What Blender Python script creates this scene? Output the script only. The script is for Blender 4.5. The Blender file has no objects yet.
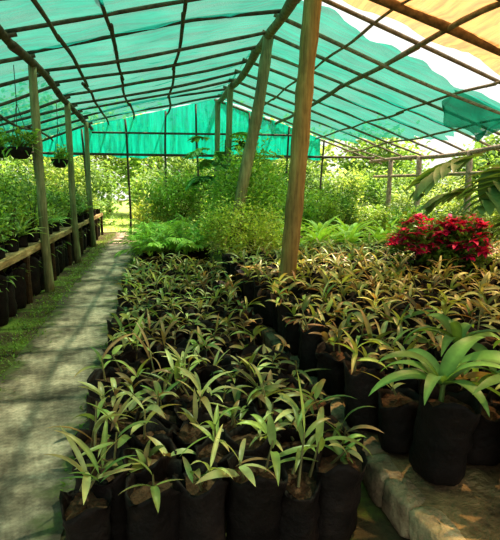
import bpy, math
import numpy as np
from mathutils import Vector, Matrix
rng = np.random.default_rng(11)
U = lambda a,b,n=None: rng.uniform(a,b,n)
scene = bpy.context.scene
scene.view_settings.view_transform = 'Standard'
scene.view_settings.exposure = .22
scene.view_settings.gamma = .87

# ------------------------------------------------------------------ helpers
class Acc:
    def __init__(s): s.v=[];s.f=[];s.c=[];s.m=[];s.n=0
    def add(s,V,F,C,mi=0):
        V=np.asarray(V,float).reshape(-1,3);F=np.asarray(F,int).reshape(-1,4)
        C=np.asarray(C,float)
        if C.ndim==1: C=np.tile(C,(len(V),1))
        C=C.reshape(-1,3)
        s.v.append(V);s.f.append(F+s.n);s.c.append(C)
        s.m.append(np.full(len(F),mi) if np.isscalar(mi) else np.asarray(mi))
        s.n+=len(V)
    def build(s,name,mats,parent=None,smooth=True,loc=None):
        V=np.concatenate(s.v);F=np.concatenate(s.f);C=np.concatenate(s.c);M=np.concatenate(s.m)
        if loc is not None: V=V-np.array(loc)
        me=bpy.data.meshes.new(name)
        me.vertices.add(len(V));me.vertices.foreach_set('co',V.ravel())
        me.loops.add(F.size);me.loops.foreach_set('vertex_index',F.ravel().astype(np.int32))
        me.polygons.add(len(F))
        me.polygons.foreach_set('loop_start',(np.arange(len(F))*4).astype(np.int32))
        me.polygons.foreach_set('material_index',M.astype(np.int32))
        me.polygons.foreach_set('use_smooth',np.full(len(F),smooth))
        ca=me.color_attributes.new('Col','FLOAT_COLOR','POINT')
        ca.data.foreach_set('color',np.concatenate([C,np.ones((len(C),1))],1).ravel())
        me.update();me.validate()
        for m in mats: me.materials.append(m)
        ob=bpy.data.objects.new(name,me);scene.collection.objects.link(ob)
        if parent is not None: ob.parent=parent
        elif loc is not None: ob.location=loc
        return ob

def empty(name,loc=(0,0,0)):
    e=bpy.data.objects.new(name,None);scene.collection.objects.link(e);e.location=loc
    e.empty_display_size=.1
    return e

PROF={
 'lance':lambda s: np.sin(np.pi*np.clip(s,0,1)**.75)**.8*.98+.02,
 'ovate':lambda s: np.sin(np.pi*np.clip(s,0,1)**.6)**.75*.97+.03,
 'strap':lambda s: (1-s**3)*(.55+.45*np.minimum(1,s*4)),
 'lin':lambda s:(1-s)*.8+.2,
}
def strips(acc,B,az,el,L,W,droop,S=6,prof='lance',c0=(.1,.3,.05),c1=(.1,.3,.05),fold=.25,roll=0.,mi=0,p=1.2,rib=1.):
    B=np.asarray(B,float).reshape(-1,3);N=len(B)
    f=lambda x:np.broadcast_to(np.asarray(x,float),(N,)).astype(float)
    az,el,L,W,droop,roll=map(f,(az,el,L,W,droop,roll))
    s=np.linspace(0,1,S+1);sm=(s[1:]+s[:-1])/2
    th=el[:,None]-droop[:,None]*s[None]**p
    tm=el[:,None]-droop[:,None]*sm[None]**p
    ds=(L/S)[:,None]
    h=np.concatenate([np.zeros((N,1)),np.cumsum(np.cos(tm)*ds,1)],1)
    z=np.concatenate([np.zeros((N,1)),np.cumsum(np.sin(tm)*ds,1)],1)
    ca,sa=np.cos(az)[:,None],np.sin(az)[:,None]
    P=np.stack([B[:,0:1]+h*ca,B[:,1:2]+h*sa,B[:,2:3]+z],-1)
    side=np.stack([-sa+0*h,ca+0*h,0*h],-1)
    nor=np.stack([-np.sin(th)*ca,-np.sin(th)*sa,np.cos(th)],-1)
    cr=np.cos(roll)[:,None,None];sr=np.sin(roll)[:,None,None]
    sd=side*cr+nor*sr;nn=nor*cr-side*sr
    w=(W[:,None]*PROF[prof](s)[None]/2)[...,None]
    V=np.stack([P+sd*w+nn*w*fold,P,P-sd*w+nn*w*fold],2)  # N,S+1,3,3
    idx=np.arange(N*(S+1)*3).reshape(N,S+1,3)
    q1=np.stack([idx[:,:-1,0],idx[:,:-1,1],idx[:,1:,1],idx[:,1:,0]],-1)
    q2=np.stack([idx[:,:-1,1],idx[:,:-1,2],idx[:,1:,2],idx[:,1:,1]],-1)
    c0=np.asarray(c0,float);c1=np.asarray(c1,float)
    c0=np.broadcast_to(c0,(N,3));c1=np.broadcast_to(c1,(N,3))
    k=(s**1.6)[None,:,None]
    C=c0[:,None]*(1-k)+c1[:,None]*k
    C=np.repeat(C[:,:,None],3,2)
    C[:,:,1]*=rib
    acc.add(V,np.concatenate([q1.reshape(-1,4),q2.reshape(-1,4)]),C.reshape(-1,3),mi)
    return P,th

def tube(acc,pts,rad,n=8,col=(.2,.15,.1),mi=0,cap=True):
    pts=np.asarray(pts,float);rad=np.broadcast_to(np.asarray(rad,float),(len(pts),)).copy()
    if cap:
        pts=np.concatenate([pts[:1],pts,pts[-1:]]);rad=np.concatenate([[1e-4],rad,[1e-4]])
    T=np.gradient(pts,axis=0)
    if cap: T[0]=T[1]=pts[2]-pts[1];T[-1]=T[-2]=pts[-2]-pts[-3]
    T/=np.linalg.norm(T,axis=1)[:,None]+1e-12
    ref=np.array([0,0,1.]) if abs(T[len(T)//2][2])<.8 else np.array([1.,0,0])
    A=np.cross(T,ref);A/=np.linalg.norm(A,axis=1)[:,None]+1e-12
    Bv=np.cross(T,A)
    a=np.arange(n)/n*2*np.pi
    V=pts[:,None]+rad[:,None,None]*(np.cos(a)[None,:,None]*A[:,None]+np.sin(a)[None,:,None]*Bv[:,None])
    idx=np.arange(len(pts)*n).reshape(len(pts),n);r=np.roll(idx,-1,1)
    acc.add(V,np.stack([idx[:-1],idx[1:],r[1:],r[:-1]],-1),col,mi)

def pole(acc,p0,p1,r0,r1=None,wob=.03,k=9,n=9,col=(.2,.15,.1),mi=0):
    r1=r0 if r1 is None else r1
    p0=np.array(p0,float);p1=np.array(p1,float);t=np.linspace(0,1,k)
    P=p0+(p1-p0)*t[:,None]
    ph=U(0,6.28,3);am=U(-1,1,3)*wob
    for i in range(3):
        P[:,i]+=am[i]*np.sin(t*np.pi)*1.0+am[(i+1)%3]*.4*np.sin(t*7+ph[i])*np.sin(t*np.pi)
    R=(r0+(r1-r0)*t)*(1+U(-.08,.08,k))
    tube(acc,P,R,n,np.array(col)*U(.8,1.15),mi)

def box(acc,x0,x1,y0,y1,z0,z1,col=(.3,.2,.1),mi=0,jit=0.,nseg=6,axis=1):
    L=[(x0,x1),(y0,y1),(z0,z1)]
    o=[i for i in range(3) if i!=axis]
    t=np.linspace(L[axis][0],L[axis][1],nseg+1)
    b=min(L[o[0]][1]-L[o[0]][0],L[o[1]][1]-L[o[1]][0])*.14
    (a0,a1),(c0,c1)=L[o[0]],L[o[1]]
    prof=[(a0+b,c0),(a1-b,c0),(a1,c0+b),(a1,c1-b),(a1-b,c1),(a0+b,c1),(a0,c1-b),(a0,c0+b)]
    ca,cc=(a0+a1)/2,(c0+c1)/2
    V=[]
    for k,tt in enumerate([t[0]]+list(t)+[t[-1]]):
        s=1e-3 if k in(0,len(t)+1) else 1
        for (a,c) in prof:
            v=[0,0,0];v[axis]=tt;v[o[0]]=ca+(a-ca)*s;v[o[1]]=cc+(c-cc)*s
            if s==1: v[o[0]]+=U(-jit,jit);v[o[1]]+=U(-jit,jit)*.5
            V.append(v)
    n=8;R=len(t)+2;idx=np.arange(R*n).reshape(R,n);r=np.roll(idx,-1,1)
    acc.add(V,np.stack([idx[:-1],idx[1:],r[1:],r[:-1]],-1),np.array(col)*U(.8,1.15),mi)

def stone(acc,cx,cy,cz,sx,sy,sz,col):
    n,m=16,9;V=[]
    ph=U(0,6.28,6)
    for i in range(m):
        v=-np.pi/2+np.pi*i/(m-1)
        for j in range(n):
            u=2*np.pi*j/n
            d=np.array([np.cos(v)*np.cos(u),np.cos(v)*np.sin(u),np.sin(v)])
            d=np.sign(d)*np.abs(d)**.38
            k=1+.05*np.sin(3*u+ph[0]+2*v)+.04*np.sin(5*u+ph[1]-3*v)+rng.normal(0,.018)
            V.append([cx+d[0]*sx*k*.5,cy+d[1]*sy*k*.5,cz+d[2]*sz*.5*(1+.04*np.sin(2*u+ph[2]))])
    idx=np.arange(n*m).reshape(m,n);r=np.roll(idx,-1,1)
    acc.add(V,np.stack([idx[:-1],r[:-1],r[1:],idx[1:]],-1),np.array(col)*U(.7,1.2))

def bags(acc,X,Y,Z,R,H,mi_bag=0,mi_soil=1,n=18):
    X,Y,Z,R,H=[np.asarray(q,float) for q in np.broadcast_arrays(X,Y,Z,R,H)]
    N=len(X)
    pr=np.array([(.02,0),(.88,0),(.97,.06),(1.0,.2),(.96,.36),(1.02,.52),(.96,.68),(1.03,.82),(1.04,.93),(1.10,1.0),(1.0,.98),(.93,.86),(.92,.86),(.5,.89),(.02,.9)])
    a=np.arange(n)/n*2*np.pi
    ph=U(0,6.28,(N,4))
    k=1+.10*np.sin(2*a[None]+ph[:,0:1])+.05*np.sin(5*a[None]+ph[:,1:2])+.04*np.sin(3*a[None]+ph[:,3:4])
    rr=R[:,None,None]*pr[None,:,0,None]*k[:,None,:]*(1+rng.normal(0,.03,(N,len(pr),n)))
    zz=H[:,None,None]*pr[None,:,1,None]+rng.normal(0,.009,(N,len(pr),n))*(pr[None,:,1,None]>.5)
    zz+=(H*.08)[:,None,None]*np.sin(3*a[None,None]+ph[:,2][:,None,None])*((pr[:,1]>.9)&(pr[:,0]>.9))[None,:,None]
    lean=rng.normal(0,.016,(N,2))
    V=np.stack([X[:,None,None]+rr*np.cos(a)+lean[:,0][:,None,None]*zz/.3,Y[:,None,None]+rr*np.sin(a)+lean[:,1][:,None,None]*zz/.3,Z[:,None,None]+np.maximum(zz,0)],-1)
    idx=np.arange(N*len(pr)*n).reshape(N,len(pr),n);r=np.roll(idx,-1,2)
    F=np.stack([idx[:,:-1],r[:,:-1],r[:,1:],idx[:,1:]],-1)
    mi=np.zeros(F.shape[:3],int)+mi_bag;mi[:,11:]=mi_soil
    col=np.ones((N,len(pr),n,3))*U(.7,1.3,(N,1,1,1))
    acc.add(V,F,col.reshape(-1,3),mi.ravel())

# ------------------------------------------------------------------ materials
def mat(name):
    m=bpy.data.materials.new(name);m.use_nodes=True;nt=m.node_tree;nt.nodes.clear()
    o=nt.nodes.new('ShaderNodeOutputMaterial');return m,nt,o
def nd(nt,t,**k):
    n=nt.nodes.new(t)
    for a,b in k.items():
        if a.startswith('_'): setattr(n,a[1:],b)
        else: n.inputs[a.replace('_',' ')].default_value=b
    return n
def noise(nt,scale,detail=4,vec=None,rough=.6):
    n=nd(nt,'ShaderNodeTexNoise',Scale=scale,Detail=detail,Roughness=rough)
    if vec is not None: nt.links.new(vec,n.inputs['Vector'])
    return n
def ramp(nt,fac,stops):
    r=nt.nodes.new('ShaderNodeValToRGB');nt.links.new(fac,r.inputs[0])
    while len(r.color_ramp.elements)<len(stops): r.color_ramp.elements.new(.5)
    for e,(p,c) in zip(r.color_ramp.elements,stops):
        e.position=p;e.color=(*c,1) if len(c)==3 else c
    return r
def mixc(nt,a,b,fac,mode='MIX'):
    m=nt.nodes.new('ShaderNodeMix');m.data_type='RGBA';m.blend_type=mode
    for s,v in ((m.inputs[6],a),(m.inputs[7],b),(m.inputs[0],fac)):
        if hasattr(v,'links'): nt.links.new(v,s)
        elif isinstance(v,(int,float)): s.default_value=v
        else: s.default_value=(*v,1)
    return m.outputs[2]
def bump(nt,h,strength=.4,dist=.01):
    b=nd(nt,'ShaderNodeBump',Strength=strength,Distance=dist);nt.links.new(h,b.inputs['Height']);return b

def leaf_mat(name,rough=.45,trans=.35,var=.35,gain=1.0):
    m,nt,o=mat(name)
    at=nd(nt,'ShaderNodeAttribute',_attribute_name='Col')
    tc=nt.nodes.new('ShaderNodeTexCoord')
    n=noise(nt,9,3,tc.outputs['Object'])
    r=ramp(nt,n.outputs['Fac'],[(.3,((1-var)*gain,)*3),(.7,((1+var*.4)*gain,)*3)])
    c=mixc(nt,at.outputs['Color'],r.outputs[0],1.,'MULTIPLY')
    p=nd(nt,'ShaderNodeBsdfPrincipled',Roughness=rough);p.inputs['Specular IOR Level'].default_value=.4
    nt.links.new(c,p.inputs['Base Color'])
    t=nt.nodes.new('ShaderNodeBsdfTranslucent')
    c2=mixc(nt,c,(1.2,1.15,.45),1.,'MULTIPLY');nt.links.new(c2,t.inputs['Color'])
    mx=nd(nt,'ShaderNodeMixShader',Fac=trans)
    nt.links.new(p.outputs[0],mx.inputs[1]);nt.links.new(t.outputs[0],mx.inputs[2]);nt.links.new(mx.outputs[0],o.inputs[0])
    return m
LEAF=leaf_mat('leaf',.42,.38,.35,1.25);LEAFR=leaf_mat('red_bract',.5,.35,.3,1.1);SLEAF=leaf_mat('seedling_leaf',.36,.3,.4,1.1)
LEAFO=leaf_mat('sunlit_tree_leaf',.5,.45,.3,1.55)  # brighter leaf copy: outdoor sunlight is put into its colour gain

def simple(name,stops,scale=5,rough=.8,bs=.5,bd=.01,stretch=(1,1,1),attr=False,spec=.3,bscale=None):
    m,nt,o=mat(name)
    tc=nt.nodes.new('ShaderNodeTexCoord');mp=nt.nodes.new('ShaderNodeMapping');mp.inputs['Scale'].default_value=stretch
    nt.links.new(tc.outputs['Object'],mp.inputs[0])
    n=noise(nt,scale,6,mp.outputs[0]);r=ramp(nt,n.outputs['Fac'],stops)
    c=r.outputs[0]
    if attr:
        at=nd(nt,'ShaderNodeAttribute',_attribute_name='Col');c=mixc(nt,c,at.outputs['Color'],1.,'MULTIPLY')
    p=nd(nt,'ShaderNodeBsdfPrincipled',Roughness=rough);p.inputs['Specular IOR Level'].default_value=spec
    nt.links.new(c,p.inputs['Base Color'])
    n2=noise(nt,bscale or scale*3,5,mp.outputs[0])
    b=bump(nt,n2.outputs['Fac'],bs,bd);nt.links.new(b.outputs[0],p.inputs['Normal'])
    nt.links.new(p.outputs[0],o.inputs[0]);return m
BAG=simple('black_polybag',[(.3,(.006,.0045,.004)),(.6,(.020,.014,.011)),(.75,(.045,.03,.02))],6,.62,1.,.025,attr=True,spec=.18,bscale=9)
SOIL=simple('potting_soil',[(.3,(.05,.025,.012)),(.7,(.19,.10,.055))],28,.95,.9,.02,bscale=60)
BARK=simple('pole_wood',[(.3,(.35,.33,.28)),(.7,(1.1,1.05,.95))],4,.8,.7,.01,(3,3,3),attr=True,bscale=12)
STONE=simple('rough_stone',[(.3,(.12,.085,.055)),(.5,(.36,.26,.155)),(.72,(.62,.48,.30))],7,.9,1.,.04,attr=True,bscale=16)
def post_mat(name,a,b,c):
    m,nt,o=mat(name)
    tc=nt.nodes.new('ShaderNodeTexCoord');mp=nt.nodes.new('ShaderNodeMapping');mp.inputs['Scale'].default_value=(9,9,.8)
    nt.links.new(tc.outputs['Object'],mp.inputs[0])
    n=noise(nt,3,8,mp.outputs[0],.7);r=ramp(nt,n.outputs['Fac'],[(.28,a),(.5,b),(.75,c)])
    n3=noise(nt,1.3,4,tc.outputs['Object']);r3=ramp(nt,n3.outputs['Fac'],[(.35,(.55,.55,.5)),(.65,(1.1,1.1,1.1))])
    col=mixc(nt,r.outputs[0],r3.outputs[0],1.,'MULTIPLY')
    p=nd(nt,'ShaderNodeBsdfPrincipled',Roughness=.7);nt.links.new(col,p.inputs['Base Color'])
    b_=bump(nt,n.outputs['Fac'],.6,.02);nt.links.new(b_.outputs[0],p.inputs['Normal'])
    nt.links.new(p.outputs[0],o.inputs[0]);return m
POSTW=post_mat('post_wood_tan',(.17,.105,.025),(.42,.29,.085),(.60,.46,.17))
POSTG=post_mat('post_wood_mossy',(.13,.13,.05),(.34,.33,.15),(.55,.53,.28))
PLANK=simple('plank_wood',[(.3,(.16,.11,.055)),(.55,(.38,.28,.15)),(.75,(.56,.43,.26))],3,.8,.8,.02,(6,1,6),attr=True)
def path_mat():
    m,nt,o=mat('worn_concrete_sun_patches')
    tc=nt.nodes.new('ShaderNodeTexCoord');g=tc.outputs['Object']
    n=noise(nt,1.9,9,g,.7);r=ramp(nt,n.outputs['Fac'],[(.36,(.10,.062,.042)),(.48,(.36,.255,.19)),(.60,(.70,.51,.40))])  # broad patches: dark stains, plus sun patches painted into the colour
    n2=noise(nt,30,5,g);r2=ramp(nt,n2.outputs['Fac'],[(.3,(.6,.58,.55)),(.7,(1.15,1.15,1.15))])
    c=mixc(nt,r.outputs[0],r2.outputs[0],1.,'MULTIPLY')
    sx=nt.nodes.new('ShaderNodeSeparateXYZ');nt.links.new(g,sx.inputs[0])
    ab=nd(nt,'ShaderNodeMath',_operation='ABSOLUTE');ad=nd(nt,'ShaderNodeMath',_operation='ADD');nt.links.new(sx.outputs[0],ad.inputs[0]);ad.inputs[1].default_value=.88
    nt.links.new(ad.outputs[0],ab.inputs[0])
    n4=noise(nt,3.5,6,g);ml=nd(nt,'ShaderNodeMath',_operation='MULTIPLY_ADD');nt.links.new(n4.outputs['Fac'],ml.inputs[0]);ml.inputs[1].default_value=.7;nt.links.new(ab.outputs[0],ml.inputs[2])
    r4=ramp(nt,ml.outputs[0],[(.58,(0,0,0)),(.74,(1,1,1))])
    n5=noise(nt,6,4,g);r5=ramp(nt,n5.outputs['Fac'],[(.42,(.07,.045,.028)),(.6,(.11,.12,.03))])
    c=mixc(nt,c,r5.outputs[0],r4.outputs[0])
    p=nd(nt,'ShaderNodeBsdfPrincipled',Roughness=.7);nt.links.new(c,p.inputs['Base Color'])
    b=bump(nt,n2.outputs['Fac'],.6,.01);nt.links.new(b.outputs[0],p.inputs['Normal'])
    nt.links.new(p.outputs[0],o.inputs[0]);return m
GROUND=simple('mossy_earth',[(.3,(.04,.026,.015)),(.48,(.09,.07,.03)),(.62,(.14,.20,.03))],2.2,.95,.7,.03,bscale=20)
LAWN=simple('lawn_soil_grass',[(.3,(.26,.38,.08)),(.7,(.50,.62,.20))],1.2,.95,.7,.03,bscale=20)

def net_mat(name,col,tcol,opac_lo,opac_hi,trans=.8,stripe=(.6,7,1)):
    m,nt,o=mat(name)
    tc=nt.nodes.new('ShaderNodeTexCoord');g=tc.outputs['Object']
    n=noise(nt,1.1,5,g);n2=noise(nt,70,2,g)
    mp=nt.nodes.new('ShaderNodeMapping');mp.inputs['Scale'].default_value=stripe;nt.links.new(g,mp.inputs[0])
    n3=noise(nt,1.6,5,mp.outputs[0])
    rr=ramp(nt,n.outputs['Fac'],[(.3,(opac_lo,)*3),(.7,(opac_hi,)*3)])
    ad=nd(nt,'ShaderNodeMath',_operation='MULTIPLY_ADD');nt.links.new(n2.outputs['Fac'],ad.inputs[0]);ad.inputs[1].default_value=.35;nt.links.new(rr.outputs[0],ad.inputs[2])
    ad2=nd(nt,'ShaderNodeMath',_operation='MULTIPLY_ADD');nt.links.new(n3.outputs['Fac'],ad2.inputs[0]);ad2.inputs[1].default_value=.45;nt.links.new(ad.outputs[0],ad2.inputs[2])
    sb=nd(nt,'ShaderNodeMath',_operation='SUBTRACT',_use_clamp=True);nt.links.new(ad2.outputs[0],sb.inputs[0]);sb.inputs[1].default_value=.40
    rc=ramp(nt,n3.outputs['Fac'],[(.3,(.5,.5,.5)),(.65,(1.15,1.15,1.15))])
    c=mixc(nt,col,rc.outputs[0],1.,'MULTIPLY')
    d=nt.nodes.new('ShaderNodeBsdfDiffuse');t=nt.nodes.new('ShaderNodeBsdfTranslucent')
    nt.links.new(c,d.inputs[0]);nt.links.new(c,t.inputs[0])
    m1=nd(nt,'ShaderNodeMixShader',Fac=trans);nt.links.new(d.outputs[0],m1.inputs[1]);nt.links.new(t.outputs[0],m1.inputs[2])
    tr=nt.nodes.new('ShaderNodeBsdfTransparent');tr.inputs[0].default_value=(*tcol,1)
    m2=nt.nodes.new('ShaderNodeMixShader');nt.links.new(sb.outputs[0],m2.inputs[0]);nt.links.new(tr.outputs[0],m2.inputs[1]);nt.links.new(m1.outputs[0],m2.inputs[2])
    nt.links.new(m2.outputs[0],o.inputs[0]);return m
NETG=net_mat('green_shade_cloth',(.012,.225,.165),(.58,.84,.68),.62,.84)
NETE=net_mat('green_shade_cloth_wall',(.01,.62,.46),(.3,.9,.75),.86,.98,.9,(7,7,.6))  # roof cloth again, colour raised to stand in for weak sky light behind
NETT=net_mat('tan_shade_cloth',(.52,.29,.10),(1,.84,.52),.62,.90,.8,(9,.8,1))

# ------------------------------------------------------------------ ground, path
def sheet(name,x0,x1,y0,y1,z,m,nx,ny,jz=0.,jx=0.):
    a=Acc();xs=np.linspace(x0,x1,nx+1);ys=np.linspace(y0,y1,ny+1)
    X,Y=np.meshgrid(xs,ys);Z=z+rng.normal(0,1,X.shape)*jz
    if jx:
        e=np.convolve(rng.normal(0,1,ny+1),np.ones(3)/3,'same')*jx;X[:,0]+=e
        e=np.convolve(rng.normal(0,1,ny+1),np.ones(3)/3,'same')*jx;X[:,-1]+=e
    idx=np.arange((nx+1)*(ny+1)).reshape(ny+1,nx+1)
    a.add(np.stack([X,Y,Z],-1),np.stack([idx[:-1,:-1],idx[:-1,1:],idx[1:,1:],idx[1:,:-1]],-1),(1,1,1))
    return a.build(name,[m])
sheet('ground',-40,50,-10,80,0,GROUND,30,30)
sheet('concrete_path',-1.32,-.46,-1.5,19,.012,path_mat(),6,90,0,.06)
lawn=sheet('lawn',-30,45,19,70,.015,LAWN,20,20,.004)
a=Acc();N=4600
X=np.concatenate([-1.45+rng.normal(0,.11,3800),-.48+rng.normal(0,.03,800)]);Y=U(2.4,18,N)
g=U(.6,1.3,(N,1))
strips(a,np.stack([X,Y,np.full(N,.005)],1),U(0,6.28,N),U(.4,1.4,N),U(.02,.06,N),U(.006,.02,N),U(.2,1.2,N),3,'lance',np.array([.14,.22,.03])*g,np.array([.28,.40,.07])*g)
a.build('path_edge_moss',[LEAF])
a=Acc();N=9000
X=U(-6,12,N);Y=U(19,30,N);g=U(.7,1.3,(N,1))
strips(a,np.stack([X,Y,np.full(N,.01)],1),U(0,6.28,N),U(.8,1.5,N),U(.08,.22,N),U(.01,.03,N),U(.2,1.2,N),3,'lance',np.array([.2,.34,.06])*g,np.array([.42,.55,.15])*g)
a.build('lawn_grass_tufts',[LEAF],parent=lawn)

# ------------------------------------------------------------------ palm seedlings
a_b=Acc();a_l=Acc()
def seedlings(XY,z0,R,H,Lr=(.12,.23),Wr=(.022,.042)):
    XY=np.asarray(XY);N=len(XY)
    bags(a_b,XY[:,0],XY[:,1],np.full(N,z0),R*U(.84,1.08,N),H*U(.84,1.1,N))
    for (x,y) in XY:
        top=z0+H*.86
        nst=1+(rng.random()<.5)+(rng.random()<.25)
        vig=U(.55,1.3)
        for q in range(nst):
            sx,sy=x+rng.normal(0,.035),y+rng.normal(0,.035)
            sh=U(.04,.18)*vig;lean=rng.normal(0,.04,2)
            p0=np.array([sx,sy,top]);p1=p0+[lean[0],lean[1],sh]
            g=np.array([.32,.30,.13])*U(.6,1.2)
            tube(a_l,[p0,(p0+p1)/2,p1],[.008,.006,.004],5,g,cap=False)
            n=rng.integers(3,8) if nst==1 else rng.integers(3,6)
            az=U(0,6.28)+np.arange(n)*2.4+rng.normal(0,.35,n)
            el=U(.1,1.3,n);L=U(*Lr,n)*vig
            tone=U(.5,1.45)
            pal=rng.choice(4,p=[.37,.37,.17,.09])
            base=[np.array([.27,.35,.10]),np.array([.46,.49,.22]),np.array([.14,.25,.07]),np.array([.33,.24,.12])][pal]
            c0=base*tone*U(.8,1.2,(n,1))
            tip=np.where(U(0,1,(n,1))<.38,np.array([[.48,.30,.14]]),c0*np.array([1.2,1.05,1.0]))
            br=U(0,1,(n,1))<.07
            c0=np.where(br,np.array([[.36,.20,.10]]),c0)
            strips(a_l,np.tile(p1,(n,1))-np.array([0,0,1])*U(0,sh*.6,n)[:,None],az,el,L,U(*Wr,n),U(.4,1.6,n),7,'lance',c0,tip,.35,rng.normal(0,.4,n),rib=1.7 if rng.random()<.3 else 1.1)
def grid(x0,x1,y0,y1,dx,dy,keep=lambda x,y:True,j=.025):
    out=[]
    for i,y in enumerate(np.arange(y0,y1,dy)):
        for x in np.arange(x0+(i%2)*dx*.35,x1,dx):
            xx,yy=x+rng.normal(0,j),y+rng.normal(0,j)
            if keep(xx,yy): out.append((xx,yy))
    return out
low=grid(-.29,1.0,1.93,8.3,.225,.22,lambda x,y:x<.965 and rng.random()>.02)
seedlings(low,.0,.118,.36,(.13,.25),(.023,.042))
postpos=(1.63,5.75)
BROAD=[(1.36,1.98,.42,.08),(1.76,1.78,.58,.12),(1.80,2.5,.38,.07),(2.3,2.15,.55,.12)]
def kp(x,y):
    if x>1.05*y+.6: return False
    if y<2.05 and x<1.56: return False
    if math.hypot(x-postpos[0],y-postpos[1])<.26: return False
    if math.hypot(x-4.05,y-6.05)<.75: return False
    if y>8.1 and x<2.7: return False
    if math.hypot(x-3.0,y-2.95)<.3: return False
    for b in BROAD:
        if math.hypot(x-b[0],y-b[1])<.23: return False
    if 1.42<x<1.58 and 4.4<y<8.0: return False
    return rng.random()>.02
high=grid(1.22,7.0,1.62,8.8,.23,.225,kp)
seedlings(high,.2,.118,.33,(.13,.27),(.025,.046))
pr=empty('potted_palm_seedlings')
a_b.build('seedling_bags',[BAG,SOIL],pr);a_l.build('seedling_leaves',[SLEAF],pr)

# raised bed edged with rough stone blocks
a=Acc()
y=1.50
while y<8.9:
    l=U(.16,.28);stone(a,1.15+U(-.015,.015),y+l/2,.095,.15,l*1.03,.20+U(-.02,.01),(1,1,1));y+=l
x=1.09
while x<7.2:
    l=U(.16,.28);stone(a,x+l/2,1.44+U(-.015,.015),.095,l*1.03,.17,.20+U(-.02,.01),(1,1,1));x+=l
XX=np.linspace(1.12,7.2,80);YY=np.linspace(1.46,8.9,90);X,Y=np.meshgrid(XX,YY)
Z=.175+rng.normal(0,.008,X.shape);idx=np.arange(80*90).reshape(90,80)
a.add(np.stack([X,Y,Z],-1),np.stack([idx[:-1,:-1],idx[:-1,1:],idx[1:,1:],idx[1:,:-1]],-1),(.7,.62,.5))
a.build('raised_stone_bed',[STONE])

# ------------------------------------------------------------------ foliage builders
def shrub(acc,x,y,z0,r,h,n,L=(.06,.12),W=.4,cols=((.07,.16,.03),(.2,.34,.07)),stems=9,prof='ovate',mi=0,S=2,clump=28,low=.15):
    k=max(4,n//clump)
    d=rng.normal(0,1,(k,3));d/=np.linalg.norm(d,axis=1)[:,None]
    rad=U(.35,1,k)**.6
    c=np.stack([x+d[:,0]*r*rad,y+d[:,1]*r*rad,z0+h*(.5+low*.5)+d[:,2]*h*(.5-low*.5)*rad],1)
    for i in range(min(stems,k)):
        p0=np.array([x+rng.normal(0,.03),y+rng.normal(0,.03),z0]);p2=c[i]
        p1=(p0+p2)/2+[0,0,.1*h]
        tube(acc,[p0,p1,p2],[.012+.008*h,.009,.004],5,(.12,.10,.05),mi)
    per=n//k
    C=np.repeat(c,per,0)+rng.normal(0,1,(k*per,3))*np.array([.16*r,.16*r,.13*h])
    C[:,2]=np.maximum(C[:,2],z0+.03)
    m=len(C)
    out=np.arctan2(C[:,1]-y,C[:,0]-x)+rng.normal(0,1.1,m)
    cl=U(.65,1.3,(k,1));cl=np.repeat(cl,per,0)
    t=U(0,1,(m,1))
    col=(np.array(cols[0])*(1-t)+np.array(cols[1])*t)*cl
    Ls=U(*L,m)
    strips(acc,C,out,U(-.3,1.2,m),Ls,Ls*W,U(.2,1.4,m),S+1,prof,col,col*1.15,.2,rng.normal(0,.5,m),mi)

def frond(acc,base,az,el,L,droop,nl,ll,lw,spread=1.0,col=(.08,.2,.04),hang=.3,prof='lance',mi=0,ldroop=.6,S=4):
    P,th=strips(acc,[base],az,el,L,.018*max(L,.5),droop,10,'lin',np.array(col)*.9,np.array(col)*1.2,.8,0,mi)
    P=P[0];th=th[0]
    t=np.linspace(.18,.98,nl);ii=t*10
    B=np.stack([np.interp(ii,np.arange(11),P[:,q]) for q in range(3)],1)
    tt=np.interp(ii,np.arange(11),th)
    env=np.sin(np.pi*(t*.82+.14))**.7
    for sg in (-1,1):
        c=np.array(col)*U(.8,1.25,(nl,1))
        strips(acc,B,az+sg*(spread*(1-.45*t))+rng.normal(0,.07,nl),tt*.35-hang+rng.normal(0,.1,nl)+.25,ll*env,lw*(.5+.5*env),ldroop,S,prof,c,c*1.2,.25,0,mi)

def palm(acc,x,y,z0,n,L,ll,lw,col,nl=16,el=(.5,1.35),mi=0,stem=.05):
    for i in range(n):
        frond(acc,(x+rng.normal(0,.02),y+rng.normal(0,.02),z0+stem),i*2.4+rng.normal(0,.2),U(*el),L*U(.75,1.15),U(.9,1.6),nl,ll,lw,U(.8,1.1),np.array(col)*U(.75,1.25),mi=mi)
def rosette(acc,x,y,z0,n,L,W,col,tipc=None,el=(.3,1.35),mi=0,prof='strap'):
    az=np.arange(n)*2.4+rng.normal(0,.15,n);e=np.linspace(el[1],el[0],n)
    c=np.array(col)*U(.75,1.25,(n,1));c1=c*1.25 if tipc is None else np.array(tipc)*U(.8,1.2,(n,1))
    strips(acc,np.tile([x,y,z0],(n,1)),az,e,L*U(.8,1.15,n),W*U(.8,1.2,n),U(.7,1.5,n),7,prof,c,c1,.35,rng.normal(0,.15,n),mi)

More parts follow.
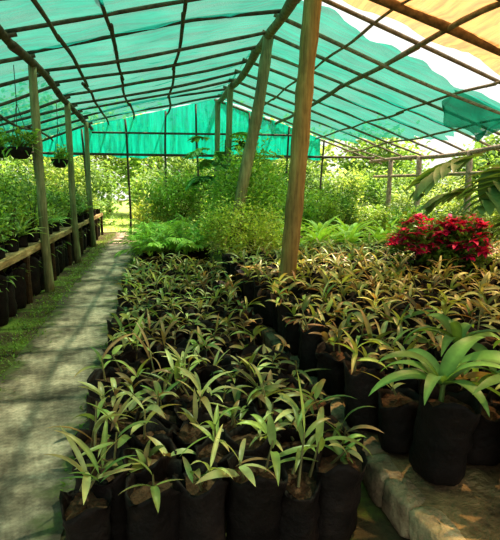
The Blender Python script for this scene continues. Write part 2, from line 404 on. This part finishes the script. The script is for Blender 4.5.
# ------------------------------------------------------------------ mid-ground potted plants
def potted(name,x,y,z0,fn,R=.16,H=.36):
    e=empty(name,(x,y,z0))
    a=Acc();bags(a,[x],[y],[z0],[R],[H]);a.build('bag',[BAG,SOIL],parent=e,loc=(x,y,z0))
    a=Acc();fn(a,z0+H*.86);a.build('foliage',[LEAF,LEAFR],parent=e,loc=(x,y,z0))
    return e
GREENS=[((.09,.18,.03),(.30,.44,.09)),((.13,.26,.04),(.42,.56,.12)),((.10,.20,.07),(.32,.42,.19)),((.20,.30,.04),(.58,.66,.16))]
potted('pale_leaf_shrub',1.60,8.55,0,lambda a,z:shrub(a,1.60,8.55,z,.72,1.0,5000,(.05,.09),.42,((.36,.44,.07),(.74,.78,.22)),14),.22,.35)
potted('tall_leafy_shrub',1.95,9.75,0,lambda a,z:shrub(a,1.95,9.75,z,.75,1.95,4600,(.08,.15),.32,((.16,.30,.04),(.52,.68,.16)),18,prof='lance'),.25,.4)
potted('tall_leafy_shrub',2.5,12.3,0,lambda a,z:shrub(a,2.5,12.3,z,1.0,1.9,5500,(.09,.17),.38,((.14,.28,.05),(.48,.62,.16)),16),.3,.4)
potted('tall_leafy_shrub',.75,14.3,0,lambda a,z:shrub(a,.75,14.3,z,.9,1.6,4000,(.09,.16),.4,((.18,.32,.05),(.44,.58,.14)),12),.3,.4)
potted('tall_leafy_shrub',3.9,14.3,0,lambda a,z:shrub(a,3.9,14.3,z,1.0,1.3,4000,(.09,.16),.4,((.14,.28,.04),(.42,.56,.14)),12),.3,.4)
for (x,y) in [(-.05,9.0),(.6,9.0),(.25,9.9),(1.0,10.2),(.0,11.0),(.85,11.6),(.1,12.6)]:
    potted('potted_cycad',x,y,0,lambda a,z:palm(a,x,y,z,17,.80,.27,.045,(.38,.54,.12),18,(.7,1.5)),.2,.40)
for (x,y,L) in [(2.6,8.6,.55),(3.3,9.2,.7),(4.0,9.3,.7),(4.7,9.3,.65),(5.4,9.4,.6),(3.0,10.2,.75),(3.8,10.4,.75),(4.6,10.6,.75),(5.4,10.4,.65)]:
    potted('bromeliad',x,y,0,lambda a,z:rosette(a,x,y,z,26,L*1.05,.13,(.38,.56,.08),(.80,.88,.28)),.2,.50)
k=0
for y in np.arange(10.4,15.2,1.15):
    for x in np.arange(6.1,7.2,1.0):
        k+=1;xx=min(x+U(-.1,.1),7.0);yy=y+U(-.1,.1)
        g=GREENS[k%4]
        potted('potted_shrub',xx,yy,0,lambda a,z:shrub(a,xx,yy,z,.48,U(.6,.85),1300,(.07,.13),.42,g,7),.18,.36)
for (x,y) in [(4.3,12.0),(5.1,12.6),(3.6,11.6),(5.2,14.2),(-.1,16.6),(.9,17),(2.2,17),(3.4,17.2),(4.8,17),(6.1,17.1)]:
    k+=1;g=GREENS[k%4]
    potted('potted_shrub',x,y,0,lambda a,z:shrub(a,x,y,z,.55,U(.8,1.15),1500,(.08,.14),.4,g,7),.2,.36)
def poin(a,x,y,z,r,h,nb):
    shrub(a,x,y,z,r*.95,h*.85,1100,(.07,.13),.5,((.07,.17,.02),(.20,.33,.05)),12)
    for i in range(nb):
        t=U(0,6.28);q=r*math.sqrt(U(0,1));zz=z+h*(.72+.28*(1-(q/r)**2))*U(.42,1.04)
        px,py=x+q*math.cos(t),y+q*math.sin(t)
        n=rng.integers(8,13);c=np.array([.80,.02,.17])*U(.5,1.1,(n,1))
        strips(a,np.tile([px,py,zz],(n,1)),np.arange(n)*2.4+U(0,6),U(-.2,.7,n),U(.08,.16,n),U(.045,.075,n),U(.3,1.0,n),4,'ovate',c,c*1.1,.2,0,1)
for (x,y,r) in [(3.68,6.1,.44),(4.45,6.35,.42),(4.08,5.72,.36)]:
    potted('poinsettia_plant',x,y,.2,lambda a,z:poin(a,x,y,z,r,.74,58),.17,.36)

# ------------------------------------------------------------------ left bench
e=empty('plant_bench',(-2.3,11,0))
a=Acc()
for i,x in enumerate(np.arange(-3.9,-1.95,.27)):
    box(a,x,x+.24,3.4,18.2,.735,.765,(.9,.9,.9),0,.004,24)
box(a,-1.76,-1.70,3.4,18.2,.69,.79,(1.5,1.4,1.2),0,.010,24)
for y in np.arange(3.6,18.2,1.8):
    for x in (-1.74,-3.8): pole(a,(x,y,0),(x,y,.73),.045,.045,.005,5)
    box(a,-3.9,-1.7,y-.04,y+.04,.66,.735,(.7,.7,.7),0,.004,6,axis=0)
a.build('bench_boards',[PLANK],smooth=False,parent=e,loc=(-2.3,11,0))
a=Acc();by=np.arange(4.0,18,.42);bx=-1.92+U(-.03,.03,len(by))
bags(a,bx,by,0.,.17,.58)
a2=Acc()
for x,y in zip(bx,by):
    n=12;c=np.array([.2,.32,.06])*U(.6,1.2,(n,1))
    strips(a2,np.tile([x,y,.48],(n,1)),U(-1.4,1.4,n),U(.1,.8,n),U(.12,.34,n),U(.03,.05,n),U(.5,1.6,n),5,'lance',c,c*1.2)
pr=empty('under_bench_bagged_plants')
a.build('bags',[BAG,SOIL],pr);a2.build('leaves',[LEAF],pr)
ab=Acc();af=Acc()
POSTY=(4.8,8.0,11.1,14.2)
P=grid(-3.75,-1.80,3.6,18,.31,.34,lambda x,y:min(math.hypot(x+1.66,y-q) for q in POSTY)>.22,j=.03)
P=np.array(P);bags(ab,P[:,0],P[:,1],.770,.10,.17)
for i,(x,y) in enumerate(P):
    g=GREENS[rng.integers(0,4)];hh=U(.45,.78)*(1.25 if x<-2.4 else .9)
    r_=rng.random()
    if r_<.22:
        palm(af,x,y,.9,9,.55,.14,.022,(.18,.34,.08),14,(.7,1.45))
    elif r_<.36:
        rosette(af,x,y,.92,22,.42,.05,(.25,.38,.10),(.55,.64,.28),el=(.4,1.45))
    else:
        shrub(af,x,y,.91,.21,hh,260,(.05,.11),.36,((np.array(g[0])*.8),np.array(g[1])*1.0),4,clump=20,prof='lance')
    if rng.random()<.12:
        n=7;c=np.tile([.9,.85,.8],(n,1)) if rng.random()<.6 else np.tile([.6,.2,.3],(n,1))
        strips(af,np.tile([x,y,.91+hh*.98],(n,1)),np.arange(n)*.9,U(.1,.6,n),.06,.045,.4,3,'ovate',c,c,.2)
pr=empty('bench_potted_plants')
ab.build('pots',[BAG,SOIL],pr);af.build('foliage',[LEAF],pr)
a=Acc()
for (x,y,r,h) in [(-4.9,8.5,.75,1.9),(-5.4,11,.8,2.1),(-5.0,13.5,.8,2.0),(-5.6,16,.9,2.2),(-6.7,9.5,1,2.1),(-4.8,6.6,.7,1.6)]:
    g=GREENS[rng.integers(0,3)];shrub(a,x,y,0,r,h,2600,(.08,.15),.38,g,8)
a.build('shrub_bank',[LEAF])

# ------------------------------------------------------------------ roof structure
RX,RZ=2.16,4.4; LX,LZ=-1.65,3.5; EX,EZ=7.5,2.6; WX,WZ=-5.2,2.35; YE=15.5; YN=-1.5
def roofz(x):
    if x>RX: return RZ-(x-RX)*(RZ-EZ)/(EX-RX)
    if x>LX: return RZ-(RX-x)*(RZ-LZ)/(RX-LX)
    return LZ-(LX-x)*(LZ-WZ)/(LX-WX)
a=Acc();PC=(.20,.15,.10);PD=(.18,.15,.11)
def longbeam(x,z,r,w=.05,col=PC,y0=YN,y1=YE+.3):
    n=int((y1-y0)/2.6)
    ys=np.linspace(y0,y1,n+1);pz=z
    for i in range(n):
        nz=z+rng.normal(0,.02)
        pole(a,(x+rng.normal(0,.02),ys[i]-.1,pz),(x+rng.normal(0,.02),ys[i+1]+.1,nz),r,r*.85,w,col=col);pz=nz
longbeam(RX,RZ-.08,.085,.05,(.32,.29,.17));longbeam(LX,LZ-.08,.065,.05)
longbeam(EX,EZ-.06,.06,.05,(.4,.34,.26));longbeam(WX,WZ-.06,.06)
for x in (.53,-.44,-1.15): longbeam(x,roofz(x)-.05,.030,.10,PD)
for x in (3.3,4.03,5.4,6.5): longbeam(x,roofz(x)-.03,.025 if x!=4.03 else .045,.08,(.36,.29,.19))
for x in (-2.8,-4.0): longbeam(x,roofz(x)-.05,.032,.09,PD)
ys=np.arange(YN,YE+.1,1.03)
for y in ys:
    j=rng.normal(0,.09,4)
    pole(a,(RX+.1,y+j[0],RZ+.0),(LX-.1,y+j[1],LZ+.0),.033,.026,.09,col=PD)
    pole(a,(LX+.1,y+j[1],LZ+.0),(WX-.2,y+j[2],WZ-.02),.031,.025,.09,col=PD)
for y in np.arange(YN,YE+.1,.95):
    j=rng.normal(0,.08,4)
    tan=y<6.9
    pole(a,(RX-.1,y+j[0],RZ+.0),(EX+.35,y+j[3],roofz(EX+.35)),.07 if tan else .034,.06 if tan else .026,.07,col=(.26,.17,.08) if tan else (.36,.32,.23))
pole(a,(WX,YE,2.68),(EX,YE,2.68),.04,.04,.03,col=PD)
pole(a,(LX,YE,3.3),(RX+2.5,YE,3.35),.032,.032,.04,col=PD)
for x in (-3.3,-1.9,-.65,.5,1.5,3.2,4.4,5.6): pole(a,(x,YE+.02,0),(x+rng.normal(0,.06),YE+.02,roofz(x)-.02),.036,.03,.05,k=12,col=PD)
for y in (3.2,5.8,8.2,10.4,12.7,14.4): pole(a,(EX,y,0),(EX,y+rng.normal(0,.05),EZ-.06),.085,.07,.03,col=(.5,.43,.33))
pole(a,(EX,2.5,1.95),(EX,YE,2.05),.045,.045,.04,k=16,col=(.45,.38,.28))
for y in (4,7.2,10.4,13.6): pole(a,(WX,y,0),(WX,y,WZ-.06),.07,.06,.03)
a.build('greenhouse_roof_frame',[BARK])

def post(name,p0,p1,r0,r1,m,wob=.03):
    b=Acc();pole(b,p0,p1,r0,r1,wob,k=22,n=16,col=(1,1,1))
    b.build(name,[m],loc=p0)
post('support_post',(1.63,5.75,.19),(1.97,5.75,4.32),.112,.10,POSTW,.02)
post('support_post',(1.40,9.0,0),(2.19,9.0,4.32),.125,.10,POSTG,.07)
post('support_post',(2.0,13,0),(2.15,13,4.3),.09,.08,POSTG)
post('support_post',(1.95,15.3,0),(2.13,15.3,4.3),.09,.08,POSTG)
for q in POSTY: post('support_post',(-1.62,q,0),(-1.65,q,3.42),.07,.06,POSTG)

def net(name,xs,yfun,m,dz=.06,sagp=1.03,sag=.05,ny=90):
    b=Acc();ny+=1
    V=np.zeros((ny,len(xs),3))
    for j,x in enumerate(xs):
        y0,y1=yfun(x);Y=np.linspace(y0,y1,ny)
        V[:,j,0]=x;V[:,j,1]=Y
        V[:,j,2]=roofz(x)+dz-sag*np.abs(np.sin((Y-YN)/sagp*np.pi))*.7+.02*np.sin(x*5+Y*3)+.015*np.sin(Y*9+x*2)
    V[...,2]+=rng.normal(0,.006,V.shape[:2])
    idx=np.arange(ny*len(xs)).reshape(ny,len(xs))
    b.add(V,np.stack([idx[:-1,:-1],idx[:-1,1:],idx[1:,1:],idx[1:,:-1]],-1),(1,1,1));return b
b=net('n',np.linspace(WX-.1,RX+.02,60),lambda x:(YN,YE),NETG,ny=130)
xs=np.linspace(RX,6.95,46)
b2=net('n',xs,lambda x:(7.35+.13*(x-RX)+.10*math.sin(x*4)+.05*math.sin(x*11),YE),NETG,ny=70)
V=b2.v[0].reshape(71,46,3)
for i in range(71):
    y=V[i,0,1];edge=6.95-max(0,(y-10))*.2+.12*math.sin(y*5)+.1*math.sin(y*13)
    V[i,:,0]=RX+(V[i,:,0]-RX)*(edge-RX)/(6.95-RX)
V[...,2]=RZ-(V[...,0]-RX)*(RZ-EZ)/(EX-RX)+.06+.02*np.sin(V[...,0]*6+V[...,1]*3)-.03*np.abs(np.sin(V[...,1]/.82*np.pi))
b.add(V,b2.f[0],(1,1,1))
xs=np.linspace(WX,5.6,90);zz=np.linspace(0,1,16)
V=np.zeros((16,90,3))
for j,x in enumerate(xs):
    zt=roofz(x)+.03;zb=2.62+.05*math.sin(x*3)+.03*math.sin(x*9)
    if zt<zb+.05: zb=zt-.05
    V[:,j,0]=x;V[:,j,1]=YE+.1+.03*np.sin(x*7+zz*3)+.02*np.sin(x*17);V[:,j,2]=zt+(zb-zt)*zz
idx=np.arange(16*90).reshape(16,90)
b.add(V,np.stack([idx[:-1,:-1],idx[:-1,1:],idx[1:,1:],idx[1:,:-1]],-1),(1,1,1),1)
V=np.zeros((18,22,3))
for i in range(18):
    for j in range(22):
        u=j/21;v=i/17
        x=5.35+u*1.2;y=8.05+.25*math.sin(u*9)*v+v*.35
        V[i,j]=(x+.08*math.sin(v*8+u*3),y,roofz(x)+.05-v*(.30+.28*math.sin(u*3.1)+.07*math.sin(u*13)))
idx=np.arange(18*22).reshape(18,22)
b.add(V,np.stack([idx[:-1,:-1],idx[:-1,1:],idx[1:,1:],idx[1:,:-1]],-1),(1,1,1))
b.build('green_shade_net',[NETG,NETE])
b=net('t',np.linspace(RX+.02,7.6,50),lambda x:(YN,6.85+.06*math.sin(x*5)),NETT,ny=80,dz=.07)
b.build('tan_shade_net',[NETT])

# ------------------------------------------------------------------ hanging baskets
def basket(x,y,z,ztop):
    L=(x,y,z);e=empty('hanging_basket',L)
    a=Acc();pts=[(x,y,z+q) for q in (0,.01,.05,.12,.17,.18,.17,.15)]
    tube(a,pts,[.02,.09,.13,.16,.175,.18,.165,.02],16,(1,1,1),0,cap=False)
    a.build('bowl',[BAG],parent=e,loc=L)
    a=Acc()
    for k in range(3):
        t=k*2.09;tube(a,[(x+.17*math.cos(t),y+.17*math.sin(t),z+.17),(x+.05*math.cos(t),y+.05*math.sin(t),z+.6),(x,y,z+.8)],.005,5,(.1,.1,.1))
    tube(a,[(x,y,z+.78),(x,y,ztop)],.006,5,(.1,.1,.1))
    a.build('wires',[BARK],parent=e,loc=L)
    a=Acc();rosette(a,x,y,z+.16,34,.36,.035,(.2,.36,.07),el=(-.1,1.3),prof='lance')
    shrub(a,x,y,z+.12,.22,.3,260,(.05,.09),.5,GREENS[1],3)
    a.build('foliage',[LEAF],parent=e,loc=L)
basket(-1.87,7.85,2.05,3.38);basket(-1.80,10.7,2.05,3.38);basket(-2.5,9.2,2.15,3.2)

# ------------------------------------------------------------------ monsteras
def mleaf(acc,base,az,el,L,col,droop=1.0,stalk=.5,sel=1.1):
    P,th=strips(acc,[base],az,sel,stalk,.014,.7,6,'lin',np.array(col)*1.1,np.array(col)*1.1,1.)
    b=P[0,-1]
    strips(acc,[b],az,el,L,L*.60,droop,10,'ovate',col,np.array(col)*1.1,.15)
    frond(acc,b,az,el,L,droop,9,L*.62,L*.22,1.15,col,.15,'strap',ldroop=.7,S=5)
L0=(1.93,12.8,0);e=empty('climbing_monstera',L0)
a=Acc()
tube(a,[(1.85,12.75,.0),(1.88,12.8,1),(1.95,12.82,2),(1.98,12.85,2.9)],[.03,.03,.025,.015],6,(.1,.14,.05))
for i in range(22):
    z=U(1.6,2.9);mleaf(a,(1.78,12.7,z),i*2.4,U(-.2,.6),U(.45,.65),np.array([.18,.38,.12])*U(.7,1.3),1.0,.35,.7)
a.build('vine',[LEAF],parent=e,loc=L0)
def vnear(a,z):
    for az,sel,stalk,el,L in [(2.85,1.47,1.45,-.1,.52),(3.5,1.45,1.35,-.05,.50),(2.3,1.42,1.2,.1,.45),(4.2,1.38,1.1,.2,.42),(1.2,1.2,1.1,.1,.45),(.1,1.2,1.1,.1,.45),(5.4,1.2,.9,.1,.4)]:
        mleaf(a,(2.9,2.95,z),az,el,L,np.array([.15,.25,.09])*U(.8,1.3),1.1,stalk,sel)
potted('monstera_plant',2.9,2.95,.2,vnear,.2,.4)

def broad(a,x,y,z,n,L,W):
    sh=.14;tube(a,[(x,y,z),(x+.01,y,z+sh)],[.014,.01],6,(.16,.24,.07),cap=False)
    az=np.arange(n)*2.4+U(0,6)+rng.normal(0,.2,n);c=np.array([.14,.25,.07])*U(.6,1.5,(n,1))
    strips(a,np.tile([x,y,z+sh*.7],(n,1)),az,np.linspace(1.25,.5,n),L*U(.8,1.15,n),W*U(.8,1.2,n),U(1.2,2.3,n),12,'lance',c,c*1.25,.3,rng.normal(0,.2,n),rib=1.5)
for (x,y,L,W) in BROAD:
    potted('broadleaf_seedling',x,y,.2,lambda a,z:broad(a,x,y,z,11,L,W),.125,.42)

# ------------------------------------------------------------------ outside trees and hedge
def tree(x,y,h,r,cols,n=3400):
    L=(x,y,0);e=empty('tree',L);a=Acc()
    tube(a,[(x,y,0),(x+.1,y,h*.3),(x-.1,y+.1,h*.55),(x,y,h*.8)],[.2,.16,.11,.04],8,(.25,.2,.15))
    for i in range(7):
        t=U(0,6.28);z0=h*U(.3,.6);tube(a,[(x,y,z0),(x+math.cos(t)*r*.4,y+math.sin(t)*r*.4,z0+h*.15),(x+math.cos(t)*r*.85,y+math.sin(t)*r*.85,z0+h*.22)],[.07,.05,.02],6,(.25,.2,.15))
    a.build('trunk',[BARK],parent=e,loc=L)
    a=Acc();shrub(a,x,y,h*.1,r,h*.9,n,(.25,.48),.5,cols,0,clump=40,low=.1)
    a.build('canopy',[LEAFO],parent=e,loc=L)
TC=[((.13,.24,.07),(.34,.48,.18)),((.09,.18,.06),(.26,.38,.15)),((.16,.26,.08),(.42,.50,.22))]
for i,(x,y,h,r) in enumerate([(-11,28,6,3),(-6.5,30,6.5,3),(-2.8,34,6,3),(.8,31,5.5,2.8),(4.5,29,5.5,2.6),(8.5,28,5,2.4),(13,26,4.8,2.4),(18,22,4.2,2.2),(18,16,3.9,1.9),(17,11,3.4,1.7),(-14,19,5.5,2.6),(23,26,4.5,2.2)]):
    tree(x,y,h,r,TC[i%3])
a=Acc()
for x in np.arange(-9,17,1.3):
    if -1.5<x<-.3: continue
    shrub(a,x+U(-.2,.2),22.0+U(-.5,1.0),0,1.15,U(2.3,3.3) if x<7 else U(1.9,2.5),2200,(.15,.27),.45,TC[rng.integers(0,3)],3,clump=30,low=.05)
for y in np.arange(4,20,1.3):
    shrub(a,11.2+U(-.4,.6),y,0,1.1,U(1.5,2.1),1500,(.13,.23),.45,TC[rng.integers(0,3)],3,clump=30,low=.05)
    shrub(a,-9.5+U(-.4,.4),y,0,1.1,U(1.8,2.6),900,(.12,.22),.42,TC[rng.integers(0,3)],3,clump=30)
a.build('hedge',[LEAFO])

# ------------------------------------------------------------------ light, world, camera
w=bpy.data.worlds.new('World');scene.world=w;w.use_nodes=True;nt=w.node_tree
bg=nt.nodes['Background'];bg.inputs[0].default_value=(1,.98,.95,1);bg.inputs[1].default_value=1.08
sd=bpy.data.lights.new('sun','SUN');sd.energy=10;sd.angle=.02;sd.color=(1,.83,.69)
so=bpy.data.objects.new('sun',sd);scene.collection.objects.link(so)
d=Vector((.35,.25,1.0)).normalized();so.rotation_euler=d.to_track_quat('Z','Y').to_euler();so.location=(5,5,12)
cam=bpy.data.cameras.new('camera');cam.sensor_fit='HORIZONTAL';cam.sensor_width=36;cam.lens=480/500*36
co=bpy.data.objects.new('camera',cam);scene.collection.objects.link(co)
co.location=(0,0,1.6);co.rotation_euler=(math.radians(90-9.46),0,math.radians(-11.6))
cam.clip_end=300;scene.camera=co
